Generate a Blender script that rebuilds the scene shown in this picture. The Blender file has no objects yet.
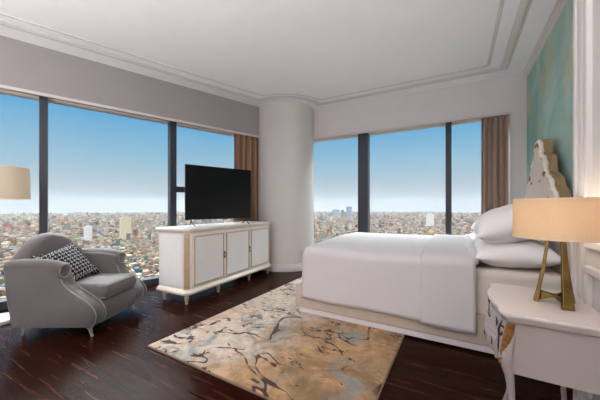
import bpy, bmesh, math, random
import numpy as np
from mathutils import Vector, Matrix, noise

PI = math.pi
scene = bpy.context.scene
C = scene.collection
R = math.radians

# ------------------------------------------------------------------ materials
def lin(c):
    out = []
    for v in c[:3]:
        v = v / 255.0
        out.append(v / 12.92 if v <= 0.04045 else ((v + 0.055) / 1.055) ** 2.4)
    return (out[0], out[1], out[2], 1.0)

class NT:
    """small helper round a node tree"""
    def __init__(s, name):
        s.m = bpy.data.materials.new(name); s.m.use_nodes = True
        s.t = s.m.node_tree; s.n = s.t.nodes; s.l = s.t.links
        s.b = s.n['Principled BSDF']; s.out = s.n['Material Output']
    def node(s, typ, **kw):
        nd = s.n.new(typ)
        for k, v in kw.items():
            if k.startswith('i_'):
                nd.inputs[k[2:].replace('_', ' ')].default_value = v
            else:
                setattr(nd, k, v)
        return nd
    def link(s, a, b): s.l.new(a, b)
    def coord(s, scale=(1, 1, 1), rot=(0, 0, 0), which='Object', loc=(0, 0, 0)):
        tc = s.node('ShaderNodeTexCoord'); mp = s.node('ShaderNodeMapping')
        mp.inputs['Scale'].default_value = scale
        mp.inputs['Rotation'].default_value = rot
        mp.inputs['Location'].default_value = loc
        s.link(tc.outputs[which], mp.inputs['Vector'])
        return mp.outputs['Vector']
    def noise(s, vec, scale, detail=3, rough=0.5, dist=0.0):
        nd = s.node('ShaderNodeTexNoise')
        nd.inputs['Scale'].default_value = scale
        nd.inputs['Detail'].default_value = detail
        nd.inputs['Roughness'].default_value = rough
        nd.inputs['Distortion'].default_value = dist
        if vec is not None: s.link(vec, nd.inputs['Vector'])
        return nd
    def ramp(s, fac, stops, interp='LINEAR'):
        nd = s.node('ShaderNodeValToRGB'); cr = nd.color_ramp; cr.interpolation = interp
        while len(cr.elements) < len(stops): cr.elements.new(0.5)
        for e, (p, c) in zip(cr.elements, stops):
            e.position = p; e.color = c if len(c) == 4 else (*c, 1)
        s.link(fac, nd.inputs['Fac'])
        return nd.outputs['Color']
    def mix(s, fac, a, b, typ='MIX'):
        nd = s.node('ShaderNodeMix'); nd.data_type = 'RGBA'; nd.blend_type = typ
        for sock, v in ((nd.inputs[0], fac), (nd.inputs[6], a), (nd.inputs[7], b)):
            if hasattr(v, 'links') or hasattr(v, 'is_output'): s.link(v, sock)
            else: sock.default_value = v
        return nd.outputs[2]
    def math(s, op, a, b=None, clamp=False):
        nd = s.node('ShaderNodeMath'); nd.operation = op; nd.use_clamp = clamp
        for i, v in enumerate((a, b)):
            if v is None: continue
            if hasattr(v, 'is_output'): s.link(v, nd.inputs[i])
            else: nd.inputs[i].default_value = v
        return nd.outputs[0]
    def bump(s, h, strength=0.2, dist=0.01):
        nd = s.node('ShaderNodeBump'); nd.inputs['Strength'].default_value = strength
        nd.inputs['Distance'].default_value = dist
        s.link(h, nd.inputs['Height']); s.link(nd.outputs['Normal'], s.b.inputs['Normal'])
    def color(s, c):
        if hasattr(c, 'is_output'): s.link(c, s.b.inputs['Base Color'])
        else: s.b.inputs['Base Color'].default_value = c
    def set(s, rough=0.5, metal=0.0, spec=0.5, coat=0.0, sheen=0.0):
        s.b.inputs['Roughness'].default_value = rough
        s.b.inputs['Metallic'].default_value = metal
        s.b.inputs['Specular IOR Level'].default_value = spec
        s.b.inputs['Coat Weight'].default_value = coat
        s.b.inputs['Sheen Weight'].default_value = sheen

def paint(name, c, rough=0.6, metal=0.0, var=0.03, scale=6, spec=0.4, bump=0.0, coat=0.0):
    t = NT(name); v = t.coord()
    n = t.noise(v, scale, 4)
    c = lin(c)
    d = tuple(max(0, x * (1 - var)) for x in c[:3]) + (1,)
    e = tuple(min(1, x * (1 + var)) for x in c[:3]) + (1,)
    t.color(t.ramp(n.outputs['Fac'], [(0.3, d), (0.7, e)]))
    t.set(rough, metal, spec, coat)
    if bump:
        n2 = t.noise(v, scale * 30, 3); t.bump(n2.outputs['Fac'], bump, 0.003)
    return t.m

def fabric(name, c, var=0.08, weave=900, rough=0.9, sheen=0.15, bump=0.25):
    t = NT(name); v = t.coord()
    n = t.noise(v, 7, 4); n2 = t.noise(v, weave / 6, 2)
    c = lin(c)
    d = tuple(x * (1 - var) for x in c[:3]) + (1,)
    e = tuple(min(1, x * (1 + var)) for x in c[:3]) + (1,)
    f = t.math('ADD', t.math('MULTIPLY', n.outputs['Fac'], 0.5), t.math('MULTIPLY', n2.outputs['Fac'], 0.5))
    t.color(t.ramp(f, [(0.35, d), (0.65, e)]))
    t.set(rough, 0, 0.2, 0, sheen); t.bump(n2.outputs['Fac'], bump, 0.002)
    return t.m

M = {}
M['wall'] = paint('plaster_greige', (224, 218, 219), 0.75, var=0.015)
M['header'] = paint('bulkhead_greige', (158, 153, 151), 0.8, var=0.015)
M['column'] = paint('column_plaster', (214, 210, 206), 0.75, var=0.012)
M['ceiling'] = paint('ceiling_white', (241, 238, 241), 0.85, var=0.01)
M['trim'] = paint('trim_white', (212, 207, 204), 0.55, var=0.01)
M['frame'] = paint('window_frame_charcoal', (52, 56, 66), 0.4, var=0.04)
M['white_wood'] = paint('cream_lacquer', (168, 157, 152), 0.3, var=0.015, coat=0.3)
M['ns_top_lit'] = paint('nightstand_top_lit', (206, 195, 188), 0.3, var=0.015, coat=0.3)  # lighter copy of the case lacquer: light falling on the top painted in
M['sb_white'] = paint('sideboard_cream_white', (232, 223, 214), 0.3, var=0.015, coat=0.2)
M['champagne'] = paint('champagne_lacquer', (232, 218, 204), 0.35, var=0.02, coat=0.2)
M['panel_grey'] = paint('pale_panel', (232, 230, 228), 0.35, var=0.015)
M['champ_metal'] = paint('aged_silver_gilt', (190, 168, 140), 0.4, metal=0.15, var=0.06, scale=20)
M['silver'] = paint('silver_leaf', (205, 200, 196), 0.3, metal=0.6, var=0.1, scale=30)
M['chrome'] = paint('chrome', (170, 170, 175), 0.25, metal=0.9, var=0.02)
M['tv_black'] = paint('tv_screen_black', (9, 9, 11), 0.28, var=0.02, spec=0.35)
M['tv_case'] = paint('tv_case_black', (16, 16, 18), 0.45, var=0.02)
M['brass'] = paint('antique_brass', (142, 116, 68), 0.24, metal=1.0, var=0.12, scale=12)
M['gilt'] = paint('carved_gilt', (150, 105, 55), 0.5, metal=0.35, var=0.35, scale=60, bump=0.6)
M['black_carve'] = paint('black_scroll_paint', (38, 34, 38), 0.4, var=0.1)
M['base_stone'] = paint('lamp_base_white', (225, 225, 228), 0.4, var=0.02)
M['duvet'] = fabric('white_cotton', (204, 199, 198), 0.01, 300, 0.85, 0.1, 0.05)
M['pillow'] = fabric('pillow_cotton', (246, 240, 238), 0.01, 300, 0.85, 0.1, 0.05)
M['sheet'] = fabric('fitted_sheet', (226, 214, 204), 0.015, 300, 0.85, 0.1, 0.05)
M['bed_fab'] = fabric('bed_base_linen', (186, 172, 156), 0.05)
M['plinth'] = paint('bed_plinth_white', (212, 205, 206), 0.5)
M['chair'] = fabric('grey_velvet', (92, 87, 85), 0.06, 500, 0.75, 0.4, 0.2)
M['chair_pipe'] = fabric('grey_piping', (140, 132, 128), 0.06)
M['hb_fab'] = fabric('headboard_cream', (214, 200, 186), 0.03)
M['hb_wood'] = paint('headboard_side_gilt', (176, 144, 108), 0.4, metal=0.2, var=0.12, scale=12)
M['hb_carve'] = paint('headboard_carved_white', (246, 236, 220), 0.35, var=0.06, scale=40, bump=0.5)

def curtain_mat(name, c):
    t = NT(name); v = t.coord((1, 1, 0.05)); n = t.noise(v, 60, 3)
    c = lin(c); t.color(t.ramp(n.outputs['Fac'], [(0.35, tuple(x * .88 for x in c[:3]) + (1,)), (0.65, tuple(x * 1.1 for x in c[:3]) + (1,))]))
    t.set(0.8, 0, 0.25, 0, 0.3); return t.m
M['curtain'] = curtain_mat('taupe_curtain', (180, 154, 136))
M['curtain_dark'] = curtain_mat('brown_curtain', (150, 120, 94))

def glass_mat():
    t = NT('window_glass'); t.n.remove(t.b)
    tr = t.node('ShaderNodeBsdfTransparent'); tr.inputs['Color'].default_value = (0.97, 0.985, 0.985, 1)
    gl = t.node('ShaderNodeBsdfGlossy'); gl.inputs['Roughness'].default_value = 0.02
    fr = t.node('ShaderNodeFresnel'); fr.inputs['IOR'].default_value = 1.14
    mx = t.node('ShaderNodeMixShader')
    t.link(fr.outputs[0], mx.inputs[0]); t.link(tr.outputs[0], mx.inputs[1]); t.link(gl.outputs[0], mx.inputs[2])
    t.link(mx.outputs[0], t.out.inputs['Surface'])
    return t.m
M['glass'] = glass_mat()

def shade_mat(name, c, trans=0.5):
    t = NT(name); t.n.remove(t.b)
    v = t.coord((1, 1, 0.3)); n = t.noise(v, 160, 2)
    c = lin(c); col = t.ramp(n.outputs['Fac'], [(0.3, tuple(x * .96 for x in c[:3]) + (1,)), (0.7, c)])
    d = t.node('ShaderNodeBsdfDiffuse'); tl = t.node('ShaderNodeBsdfTranslucent'); mx = t.node('ShaderNodeMixShader')
    mx.inputs[0].default_value = trans
    t.link(col, d.inputs['Color']); t.link(col, tl.inputs['Color'])
    t.link(d.outputs[0], mx.inputs[1]); t.link(tl.outputs[0], mx.inputs[2]); t.link(mx.outputs[0], t.out.inputs['Surface'])
    return t.m
M['shade'] = shade_mat('linen_shade', (238, 218, 190))
M['shade_trim'] = shade_mat('shade_binding', (244, 226, 200), 0.25)
M['shade2'] = shade_mat('ivory_shade', (226, 216, 200), 0.35)

def floor_mat():
    t = NT('dark_walnut_planks'); v = t.coord()
    br = t.node('ShaderNodeTexBrick'); br.offset = 0.37; br.squash = 1.0
    br.inputs['Color1'].default_value = (0.35, 0.35, 0.35, 1); br.inputs['Color2'].default_value = (0.75, 0.75, 0.75, 1)
    br.inputs['Mortar'].default_value = (0, 0, 0, 1)
    br.inputs['Scale'].default_value = 1.0; br.inputs['Mortar Size'].default_value = 0.0015
    br.inputs['Brick Width'].default_value = 1.3; br.inputs['Row Height'].default_value = 0.14
    t.link(v, br.inputs['Vector'])
    v2 = t.coord((0.7, 9, 1)); g = t.noise(v2, 3, 3, 0.55, 0.4)
    grain = t.ramp(g.outputs['Fac'], [(0.25, lin((26, 8, 3))), (0.55, lin((44, 18, 10))), (0.8, lin((64, 32, 20)))])
    tone = t.mix(0.35, grain, br.outputs['Color'], 'MULTIPLY')
    t.color(tone); t.set(0.3, 0, 0.11); t.b.inputs['IOR'].default_value = 1.3; t.b.inputs['Specular Tint'].default_value = (1, 0.72, 0.58, 1)
    rr = t.ramp(g.outputs['Fac'], [(0.3, (0.24,) * 3), (0.7, (0.28,) * 3)]); t.link(rr, t.b.inputs['Roughness'])
    return t.m
M['floor'] = floor_mat()

def rug_mat():
    t = NT('abstract_rug'); v = t.coord()
    big = t.noise(v, 1.6, 4, 0.6, 1.2); mid = t.noise(v, 4.2, 5, 0.65, 1.5); fine = t.noise(v, 60, 2)
    sep = t.node('ShaderNodeSeparateXYZ'); t.link(v, sep.inputs[0])
    # pile colours: cream towards the cabinet, ochre towards the bed foot corner
    cream = t.ramp(mid.outputs['Fac'], [(0.3, lin((170, 154, 142))), (0.45, lin((196, 184, 172))), (0.58, lin((190, 166, 144))), (0.72, lin((176, 142, 114)))])
    ochre = t.ramp(mid.outputs['Fac'], [(0.28, lin((122, 100, 72))), (0.42, lin((150, 120, 84))), (0.55, lin((176, 136, 94))), (0.72, lin((186, 160, 126)))])
    side = t.math('ADD', t.math('MULTIPLY', sep.outputs['X'], 0.55), t.math('MULTIPLY', sep.outputs['Y'], -0.16))
    side = t.math('ADD', side, t.math('MULTIPLY', big.outputs['Fac'], 0.9))
    side = t.math('ADD', side, -0.16, True)
    side = t.ramp(side, [(0.25, (0, 0, 0)), (0.55, (1, 1, 1))])
    col = t.mix(side, cream, ochre)
    v2 = t.coord(loc=(5.3, 2.1, 0)); bl = t.noise(v2, 3.0, 4, 0.6, 1.0)
    blue = t.ramp(bl.outputs['Fac'], [(0.54, (0, 0, 0)), (0.62, (0.8, 0.8, 0.8))])
    col = t.mix(blue, col, lin((130, 136, 134)))
    # dark veins: long wandering lines, broken up, and ragged blots along them
    def vein(sc, loc, dist, w0, w1_, mloc, m0):
        nn = t.noise(t.coord((1, 1.25, 1), loc=loc), sc, 2.2, 0.55, dist)
        rg = t.math('ABSOLUTE', t.math('SUBTRACT', nn.outputs['Fac'], 0.5))
        wob = t.noise(t.coord(loc=mloc), 9, 3, 0.6)
        rg = t.math('ADD', rg, t.math('MULTIPLY', t.math('SUBTRACT', wob.outputs['Fac'], 0.5), 0.05))
        li = t.ramp(rg, [(w0, (1, 1, 1)), (w1_, (0, 0, 0))])
        mm = t.noise(t.coord(loc=mloc), 2.0, 3, 0.6)
        return t.math('MULTIPLY', li, t.ramp(mm.outputs['Fac'], [(m0, (0, 0, 0)), (m0 + .05, (1, 1, 1))]))
    va = vein(1.7, (1.7, 8.4, 0), 1.0, 0.010, 0.016, (3.1, 0.4, 0), 0.46)
    vb = vein(3.1, (7.7, 3.4, 0), 1.4, 0.014, 0.022, (6.1, 5.4, 0), 0.53)
    blob = t.noise(t.coord((1, 1.4, 1), loc=(9, 4, 0)), 6, 5, 0.65, 1.2)
    bmask = t.ramp(blob.outputs['Fac'], [(0.62, (0, 0, 0)), (0.64, (1, 1, 1))])
    dark = t.math('MAXIMUM', t.math('MAXIMUM', va, vb), bmask)
    mot = t.noise(t.coord(loc=(2, 7, 0)), 13, 5, 0.7, 0.6)
    col = t.mix(0.6, col, t.ramp(mot.outputs['Fac'], [(0.34, (0.52, 0.50, 0.48)), (0.5, (0.9, 0.89, 0.88)), (0.64, (1, 1, 1))]), 'MULTIPLY')
    ol = t.noise(t.coord(loc=(0.4, 3.9, 0)), 1.9, 4, 0.6, 0.8)
    olm = t.math('MULTIPLY', t.ramp(ol.outputs['Fac'], [(0.48, (0, 0, 0)), (0.58, (0.75, 0.75, 0.75))]), side)
    col = t.mix(olm, col, lin((112, 88, 58)))
    col = t.mix(dark, col, lin((62, 34, 24)))
    col = t.mix(0.25, col, t.ramp(fine.outputs['Fac'], [(0.3, (0.7, 0.7, 0.7)), (0.7, (1, 1, 1))]), 'MULTIPLY')
    t.color(col); t.set(0.95, 0, 0.1, 0, 0.2); t.bump(fine.outputs['Fac'], 0.4, 0.004)
    return t.m
M['rug'] = rug_mat()
M['rug_edge'] = fabric('rug_binding', (120, 98, 80))

def mural_mat():
    t = NT('turquoise_mural'); v = t.coord((1, 1, 0.8))
    a = t.noise(v, 1.3, 5, 0.6, 0.8); b = t.noise(t.coord((1, 1, 0.7), loc=(4, 4, 0)), 2.4, 4, 0.6, 0.4)
    col = t.ramp(a.outputs['Fac'], [(0.3, lin((118, 160, 154))), (0.5, lin((150, 188, 180))), (0.68, lin((186, 210, 200)))])
    gold = t.ramp(b.outputs['Fac'], [(0.52, (0, 0, 0)), (0.7, (0.75, 0.75, 0.75))])
    col = t.mix(gold, col, lin((206, 192, 136)))
    t.color(col); t.set(0.55, 0, 0.3); return t.m
M['mural'] = mural_mat()

def houndstooth():
    t = NT('black_white_check'); v = t.coord((1, 1, 1), (0, 0, R(45)))
    ck = t.node('ShaderNodeTexChecker'); ck.inputs['Scale'].default_value = 42
    t.link(v, ck.inputs['Vector'])
    ck2 = t.node('ShaderNodeTexChecker'); ck2.inputs['Scale'].default_value = 84
    v2 = t.coord((1, 1, 1), (0, 0, 0)); t.link(v2, ck2.inputs['Vector'])
    f = t.math('MULTIPLY', ck.outputs['Fac'], t.math('ADD', t.math('MULTIPLY', ck2.outputs['Fac'], 0.5), 0.5))
    t.color(t.ramp(f, [(0.0, lin((26, 25, 29))), (0.5, lin((62, 61, 64))), (1.0, lin((178, 176, 178)))]))
    t.set(0.9, 0, 0.1); return t.m
M['hound'] = houndstooth()

# ------------------------------------------------------------------ mesh helpers
class MB:
    def __init__(s): s.v = []; s.f = []
    def add(s, vs, fs, mat=None):
        o = len(s.v)
        s.v += [tuple(mat @ Vector(p)) if mat is not None else tuple(p) for p in vs]
        s.f += [tuple(i + o for i in f) for f in fs]
        return s
    def box(s, x0, x1, y0, y1, z0, z1, mat=None):
        v = [(x0, y0, z0), (x1, y0, z0), (x1, y1, z0), (x0, y1, z0), (x0, y0, z1), (x1, y0, z1), (x1, y1, z1), (x0, y1, z1)]
        f = [(0, 3, 2, 1), (4, 5, 6, 7), (0, 1, 5, 4), (1, 2, 6, 5), (2, 3, 7, 6), (3, 0, 4, 7)]
        return s.add(v, f, mat)
    def rings(s, rings, cap0=True, cap1=True, closed=False, mat=None):
        n = len(rings[0]); v = [p for r in rings for p in r]; f = []
        m = len(rings)
        for i in range(m if closed else m - 1):
            a, b = i * n, ((i + 1) % m) * n
            for j in range(n):
                k = (j + 1) % n
                f.append((a + j, a + k, b + k, b + j))
        if not closed:
            if cap0: f.append(tuple(reversed(range(n))))
            if cap1: f.append(tuple(range((m - 1) * n, m * n)))
        return s.add(v, f, mat)
    def lathe(s, prof, n=32, mat=None, cx=0, cy=0, a0=0.0):
        rings = [[(cx + r * math.cos(a0 + 2 * PI * k / n), cy + r * math.sin(a0 + 2 * PI * k / n), z) for k in range(n)] for r, z in prof]
        return s.rings(rings, mat=mat)
    def tube(s, pts, rad, n=8, mat=None, flat=1.0):
        pts = [Vector(p) for p in pts]; rings = []; up = Vector((0, 0, 1))
        last = None
        for i, p in enumerate(pts):
            d = (pts[min(i + 1, len(pts) - 1)] - pts[max(i - 1, 0)]).normalized()
            if last is None:
                a = d.cross(up)
                if a.length < 0.1: a = d.cross(Vector((1, 0, 0)))
            else:
                a = last - d * last.dot(d)
            a.normalize(); b = d.cross(a); last = a
            r = rad[i] if isinstance(rad, (list, tuple)) else rad
            rings.append([tuple(p + a * r * math.cos(2 * PI * k / n) + b * r * flat * math.sin(2 * PI * k / n)) for k in range(n)])
        return s.rings(rings, mat=mat)
    def prism(s, poly, a, b, axis='z', mat=None):
        if axis == 'z': f = lambda p, t: (p[0], p[1], t)
        elif axis == 'x': f = lambda p, t: (t, p[0], p[1])
        else: f = lambda p, t: (p[0], t, p[1])
        return s.rings([[f(p, a) for p in poly], [f(p, b) for p in poly]], mat=mat)
    def obj(s, name, mat, parent=None, smooth=True, bevel=0, seg=2, sub=0, angle=35, loc=None):
        me = bpy.data.meshes.new(name); me.from_pydata(s.v, [], s.f)
        bm = bmesh.new(); bm.from_mesh(me); bmesh.ops.recalc_face_normals(bm, faces=bm.faces); bm.to_mesh(me); bm.free()
        me.materials.append(mat)
        if smooth:
            me.shade_smooth(); me.set_sharp_from_angle(angle=R(angle))
        o = bpy.data.objects.new(name, me); C.objects.link(o)
        if parent: o.parent = parent
        if loc: o.location = loc
        if bevel:
            b = o.modifiers.new('bevel', 'BEVEL'); b.width = bevel; b.segments = seg; b.limit_method = 'ANGLE'; b.angle_limit = R(40)
            b.harden_normals = False
        if sub:
            q = o.modifiers.new('subd', 'SUBSURF'); q.levels = sub; q.render_levels = sub
        return o

def tag(o, label, cat, group=None, kind=None):
    o['label'] = label; o['category'] = cat
    if group: o['group'] = group
    if kind: o['kind'] = kind
    return o
def struct(o):
    o['kind'] = 'structure'; return o
def thing(name, loc, rz, label, cat, group=None):
    o = bpy.data.objects.new(name, None); C.objects.link(o); o.empty_display_size = 0.1
    o.location = loc; o.rotation_euler = (0, 0, rz)
    return tag(o, label, cat, group)
def spline(pts, n=8, closed=False):
    out = []; m = len(pts); P = [Vector(p) for p in pts]
    for i in range(m if closed else m - 1):
        if closed: a, b, c, d = P[(i - 1) % m], P[i], P[(i + 1) % m], P[(i + 2) % m]
        else: a, b, c, d = P[max(i - 1, 0)], P[i], P[i + 1], P[min(i + 2, m - 1)]
        for k in range(n):
            t = k / n
            out.append(0.5 * ((2 * b) + (c - a) * t + (2 * a - 5 * b + 4 * c - d) * t * t + (3 * b - a - 3 * c + d) * t ** 3))
    if not closed: out.append(P[-1])
    return [tuple(p) for p in out]

# ------------------------------------------------------------------ room plan (metres, camera above the origin)
H = 2.87
W1a, W1b = Vector((-4.11, 0.873)), Vector((-3.083, 3.811))       # left window wall
W2a, W2b = Vector((-2.354, 4.529)), Vector((0.819, 4.634))       # far window wall
d1 = (W1b - W1a).normalized(); n1 = Vector((d1.y, -d1.x))         # n1 points into the room
d2 = (W2b - W2a).normalized(); n2 = Vector((d2.y, -d2.x))
def w1(s, off=0.0):  # s = metres along the left wall from W1a, off = metres outward
    p = W1a + d1 * s - n1 * off; return p
def w2(s, off=0.0):
    p = W2a + d2 * s - n2 * off; return p
def s1_at_y(y): return (y - W1a.y) / d1.y
def s2_at_x(x): return (x - W2a.x) / d2.x
COL = (-2.79, 4.27); CR = 0.52
XR = 0.80; XP = 0.51; YP = 1.87; YB = -2.6
XL = w1(s1_at_y(YB)).x

def wbox(mb, f, s0, s1, o0, o1, z0, z1):
    a, b, c, d = f(s0, o0), f(s1, o0), f(s1, o1), f(s0, o1)
    mb.rings([[(p.x, p.y, z0) for p in (a, b, c, d)], [(p.x, p.y, z1) for p in (a, b, c, d)]])
    return mb

struct(MB().prism([(XL - 0.6, YB - 0.2), (1.2, YB - 0.2), (1.2, 5.1), (-3.4, 4.95), (-4.3, 2.0)], -0.2, 0.0).obj('floor', M['floor'], smooth=False))
struct(MB().prism([(XL - 0.6, YB - 0.2), (1.2, YB - 0.2), (1.2, 5.1), (-3.4, 4.95), (-4.3, 2.0)], H, H + 0.2).obj('ceiling', M['ceiling'], smooth=False))

SB, SE = s1_at_y(-0.9), s1_at_y(4.55)          # glazed stretch of the left wall
# left wall: bulkhead over the glass and the solid part behind the camera
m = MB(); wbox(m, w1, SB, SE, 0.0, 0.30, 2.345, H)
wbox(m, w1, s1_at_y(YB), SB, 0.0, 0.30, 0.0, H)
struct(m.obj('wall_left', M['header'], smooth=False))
m = MB(); wbox(m, w2, -0.75, s2_at_x(0.615), 0.0, 0.30, 2.37, H)
wbox(m, w2, s2_at_x(0.615), s2_at_x(1.0), 0.0, 0.30, 0.0, H)
struct(m.obj('wall_back', M['wall'], smooth=False))
struct(MB().box(XR, XR + 0.2, YP, 4.9, 0, H).obj('wall_right', M['wall'], smooth=False))
struct(MB().box(XP, XR + 0.2, YB, YP, 0, H).obj('wall_near', M['trim'], smooth=False))
struct(MB().box(XL - 0.4, 1.0, YB - 0.2, YB, 0, H).obj('wall_rear', M['wall'], smooth=False))
# thin white edge along the bottom of the bulkheads
m = MB(); wbox(m, w1, SB, SE - 0.75, -0.012, 0.02, 2.325, 2.355); struct(m.obj('trim_1', M['trim'], smooth=False))
m = MB(); wbox(m, w2, -0.05, s2_at_x(0.63), -0.012, 0.02, 2.352, 2.38)
wbox(m, w2, s2_at_x(0.607), s2_at_x(0.63), -0.012, 0.02, 0.0, 2.352); struct(m.obj('trim_2', M['trim'], smooth=False))

# column
struct(MB().lathe([(CR, 0), (CR, H)], 96, cx=COL[0], cy=COL[1]).obj('column', M['column'], angle=60))
struct(MB().lathe([(CR + .004, 0), (CR + 0.022, 0), (CR + 0.022, 0.09), (CR + 0.015, 0.10), (CR + 0.012, 0.118), (CR + .004, 0.12)], 96, cx=COL[0], cy=COL[1]).obj('baseboard_column', M['trim']))

# ceiling mouldings: a ring that follows the walls and bends round the column
def ring_path(off):
    pts = [Vector((XR - off, YB + off + .3))]
    q = W2a + n2 * off
    y = q.y + (XR - off - q.x) / d2.x * d2.y
    pts.append(Vector((XR - off, y)))
    c = Vector(COL); r = CR + off * 0.62
    def hit(p, d, sign):
        w = p - c; b = w.dot(d); cc = w.dot(w) - r * r; disc = b * b - cc
        if disc < 0: return p - d * b
        return p + d * (-b + sign * math.sqrt(disc))
    a = hit(q, d2, 1); p1 = W1a + n1 * off; b = hit(p1, d1, -1)
    a0 = math.atan2(a.y - c.y, a.x - c.x); a1 = math.atan2(b.y - c.y, b.x - c.x)
    while a1 > a0: a1 -= 2 * PI
    N = 24
    for k in range(N + 1):
        t = a0 + (a1 - a0) * k / N; pts.append(c + Vector((math.cos(t), math.sin(t))) * r)
    e = s1_at_y(YB + off + .3); pts.append(p1 + d1 * e)
    return pts
def sweep_flat(mb, pts, prof, closed=True):
    n = len(pts); rings = []
    for i, p in enumerate(pts):
        a = (p - pts[(i - 1) % n]).normalized(); b = (pts[(i + 1) % n] - p).normalized()
        na = Vector((a.y, -a.x)); nb = Vector((b.y, -b.x)); t = (na + nb)
        t = t / max(0.2, t.dot(na))
        rings.append([(p.x + t.x * o, p.y + t.y * o, z) for o, z in prof])
    mb.rings(rings, closed=closed)
m = MB()
P1 = [(-0.045, H + .002), (-0.045, H - 0.006), (-0.03, H - 0.008), (-0.02, H - 0.018), (0.0, H - 0.022), (0.02, H - 0.017), (0.03, H - 0.007), (0.045, H - 0.006), (0.045, H + .002)]
sweep_flat(m, ring_path(0.29), P1)
struct(m.obj('trim_3', M['trim']))
m = MB(); P2 = [(-0.018, H + .002), (-0.015, H - 0.008), (0.0, H - 0.012), (0.012, H - 0.008), (0.018, H + .002)]
sweep_flat(m, ring_path(0.47), P2); struct(m.obj('trim_4', M['trim']))
# small crown above the mural
m = MB(); m.prism([(XR + .01, H + .002), (XR - 0.06, H + .002), (XR - 0.055, H - 0.02), (XR - 0.03, H - 0.035), (XR - 0.02, H - 0.075), (XR + .01, H - 0.08)], YP, 4.62, 'y')
struct(m.obj('trim_5', M['trim']))
# base boards
struct(MB().box(XR - 0.015, XR + .01, YP, 4.62, 0, 0.1).obj('baseboard_right', M['trim'], smooth=False))
m = MB(); wbox(m, w2, s2_at_x(0.63), s2_at_x(XR), -0.012, 0.02, 0, 0.1); struct(m.obj('baseboard_back', M['trim'], smooth=False))
struct(MB().box(XP - 0.014, XP + .01, YB, YP, 0, 0.12).obj('baseboard_near', M['trim'], smooth=False))

# pilaster mouldings and wall panels beside the nightstand
m = MB()
for y0, y1, dpt in ((1.835, YP, 0.014), (1.805, 1.825, 0.008), (1.760, 1.785, 0.014)):
    m.box(XP - dpt, XP + .01, y0, y1, 0.12, H)
struct(m.obj('trim_6', M['trim'], smooth=False, bevel=0.006))
def frame_rect(mb, y0, y1, z0, z1, w=0.035, d=0.02):
    mb.box(XP - d, XP + .01, y0, y1, z0, z0 + w); mb.box(XP - d, XP + .01, y0, y1, z1 - w, z1)
    mb.box(XP - d, XP + .01, y0, y0 + w, z0 + w, z1 - w); mb.box(XP - d, XP + .01, y1 - w, y1, z0 + w, z1 - w)
m = MB(); frame_rect(m, 0.6, 1.715, 0.90, 2.7); frame_rect(m, 0.6, 1.715, 0.2, 0.82)
frame_rect(m, -1.4, 0.5, 0.90, 2.7); frame_rect(m, -1.4, 0.5, 0.2, 0.82)
struct(m.obj('trim_7', M['trim'], smooth=False, bevel=0.006))

# mural
o = MB().box(XR - 0.02, XR - .001, YP + .005, 4.60, 0.1, H - 0.08).obj('wall_mural', M['mural'], smooth=False)
tag(o, 'turquoise and gold painted mural panel on the wall behind the headboard', 'mural')

# ------------------------------------------------------------------ windows
def window(name, f, s0, s1, ztop, posts, transoms):
    e = bpy.data.objects.new(name, None); C.objects.link(e); e['kind'] = 'structure'
    a = f(s0); e.location = (a.x, a.y, 0)
    L = Matrix.Translation((-a.x, -a.y, 0))
    def put(mb, nm, mat, **k):
        mb.v = [tuple(L @ Vector(v)) for v in mb.v]; return mb.obj(nm, mat, e, **k)
    mb = MB(); wbox(mb, f, s0, s1, 0.05, 0.19, 0.0, 0.085); put(mb, 'bottom_rail', M['frame'], smooth=False)
    mb = MB(); wbox(mb, f, s0, s1, 0.12, 0.19, ztop - 0.03, ztop); put(mb, 'top_rail', M['trim'], smooth=False)
    for c, w in posts:
        mb = MB(); wbox(mb, f, c - w / 2, c + w / 2, 0.07, 0.21, 0.085, ztop); put(mb, 'mullion', M['frame'], smooth=False)
    for a0, a1, z in transoms:
        mb = MB(); wbox(mb, f, a0, a1, 0.11, 0.19, z, z + 0.085); put(mb, 'transom', M['frame'], smooth=False)
    edges = [s0] + [c for c, w in posts] + [s1]
    for i in range(len(edges) - 1):
        mb = MB(); wbox(mb, f, edges[i] + .02, edges[i + 1] - .02, 0.150, 0.156, 0.04, ztop); put(mb, 'pane', M['glass'], smooth=False)
s_m1, s_m2 = 0.325, 1.715
window('window_1', w1, SB, SE, 2.36, [(s_m1 - 1.37, 0.07), (s_m1, 0.07), (s_m2, 0.085)], [(s_m2 + .04, SE - .4, 1.31)])
x_a, x_b = s2_at_x(-1.43), s2_at_x(-0.125)
window('window_2', w2, -0.75, s2_at_x(0.64), 2.39, [(x_a, 0.175), (x_b, 0.08)], [])

# ------------------------------------------------------------------ curtains
def curtain(name, f, s0, s1, ztop, folds, mat, label, off=0.06, amp=0.042):
    a = f((s0 + s1) / 2, off); e = thing(name, (a.x, a.y, 0), 0, label, 'curtain')
    N = folds * 12; front = []; back = []
    for k in range(N + 1):
        t = k / N; s = s0 + (s1 - s0) * t
        o = off + amp * math.sin(2 * PI * folds * t + 0.6 * math.sin(5 * t)) * (1 + 0.2 * math.sin(13 * t))
        p = f(s, o); q = f(s, o + 0.006)
        front.append((p.x - a.x, p.y - a.y)); back.append((q.x - a.x, q.y - a.y))
    poly = front + back[::-1]
    mb = MB(); rings = []
    for z, k in ((0.012, 1.0), (0.8, 1.0), (1.6, 0.985), (ztop - 0.12, 0.98), (ztop, 0.975)):
        rings.append([(x * k, y * k, z) for x, y in poly])
    mb.rings(rings); mb.obj('panel', mat, e, angle=60)
    mb = MB(); p, q = f(s0, off), f(s1, off)
    mb.tube([(p.x - a.x, p.y - a.y, ztop + .006), (q.x - a.x, q.y - a.y, ztop + .006)], 0.008, 8); mb.obj('heading_rail', M['trim'], e)
    return e
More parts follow.
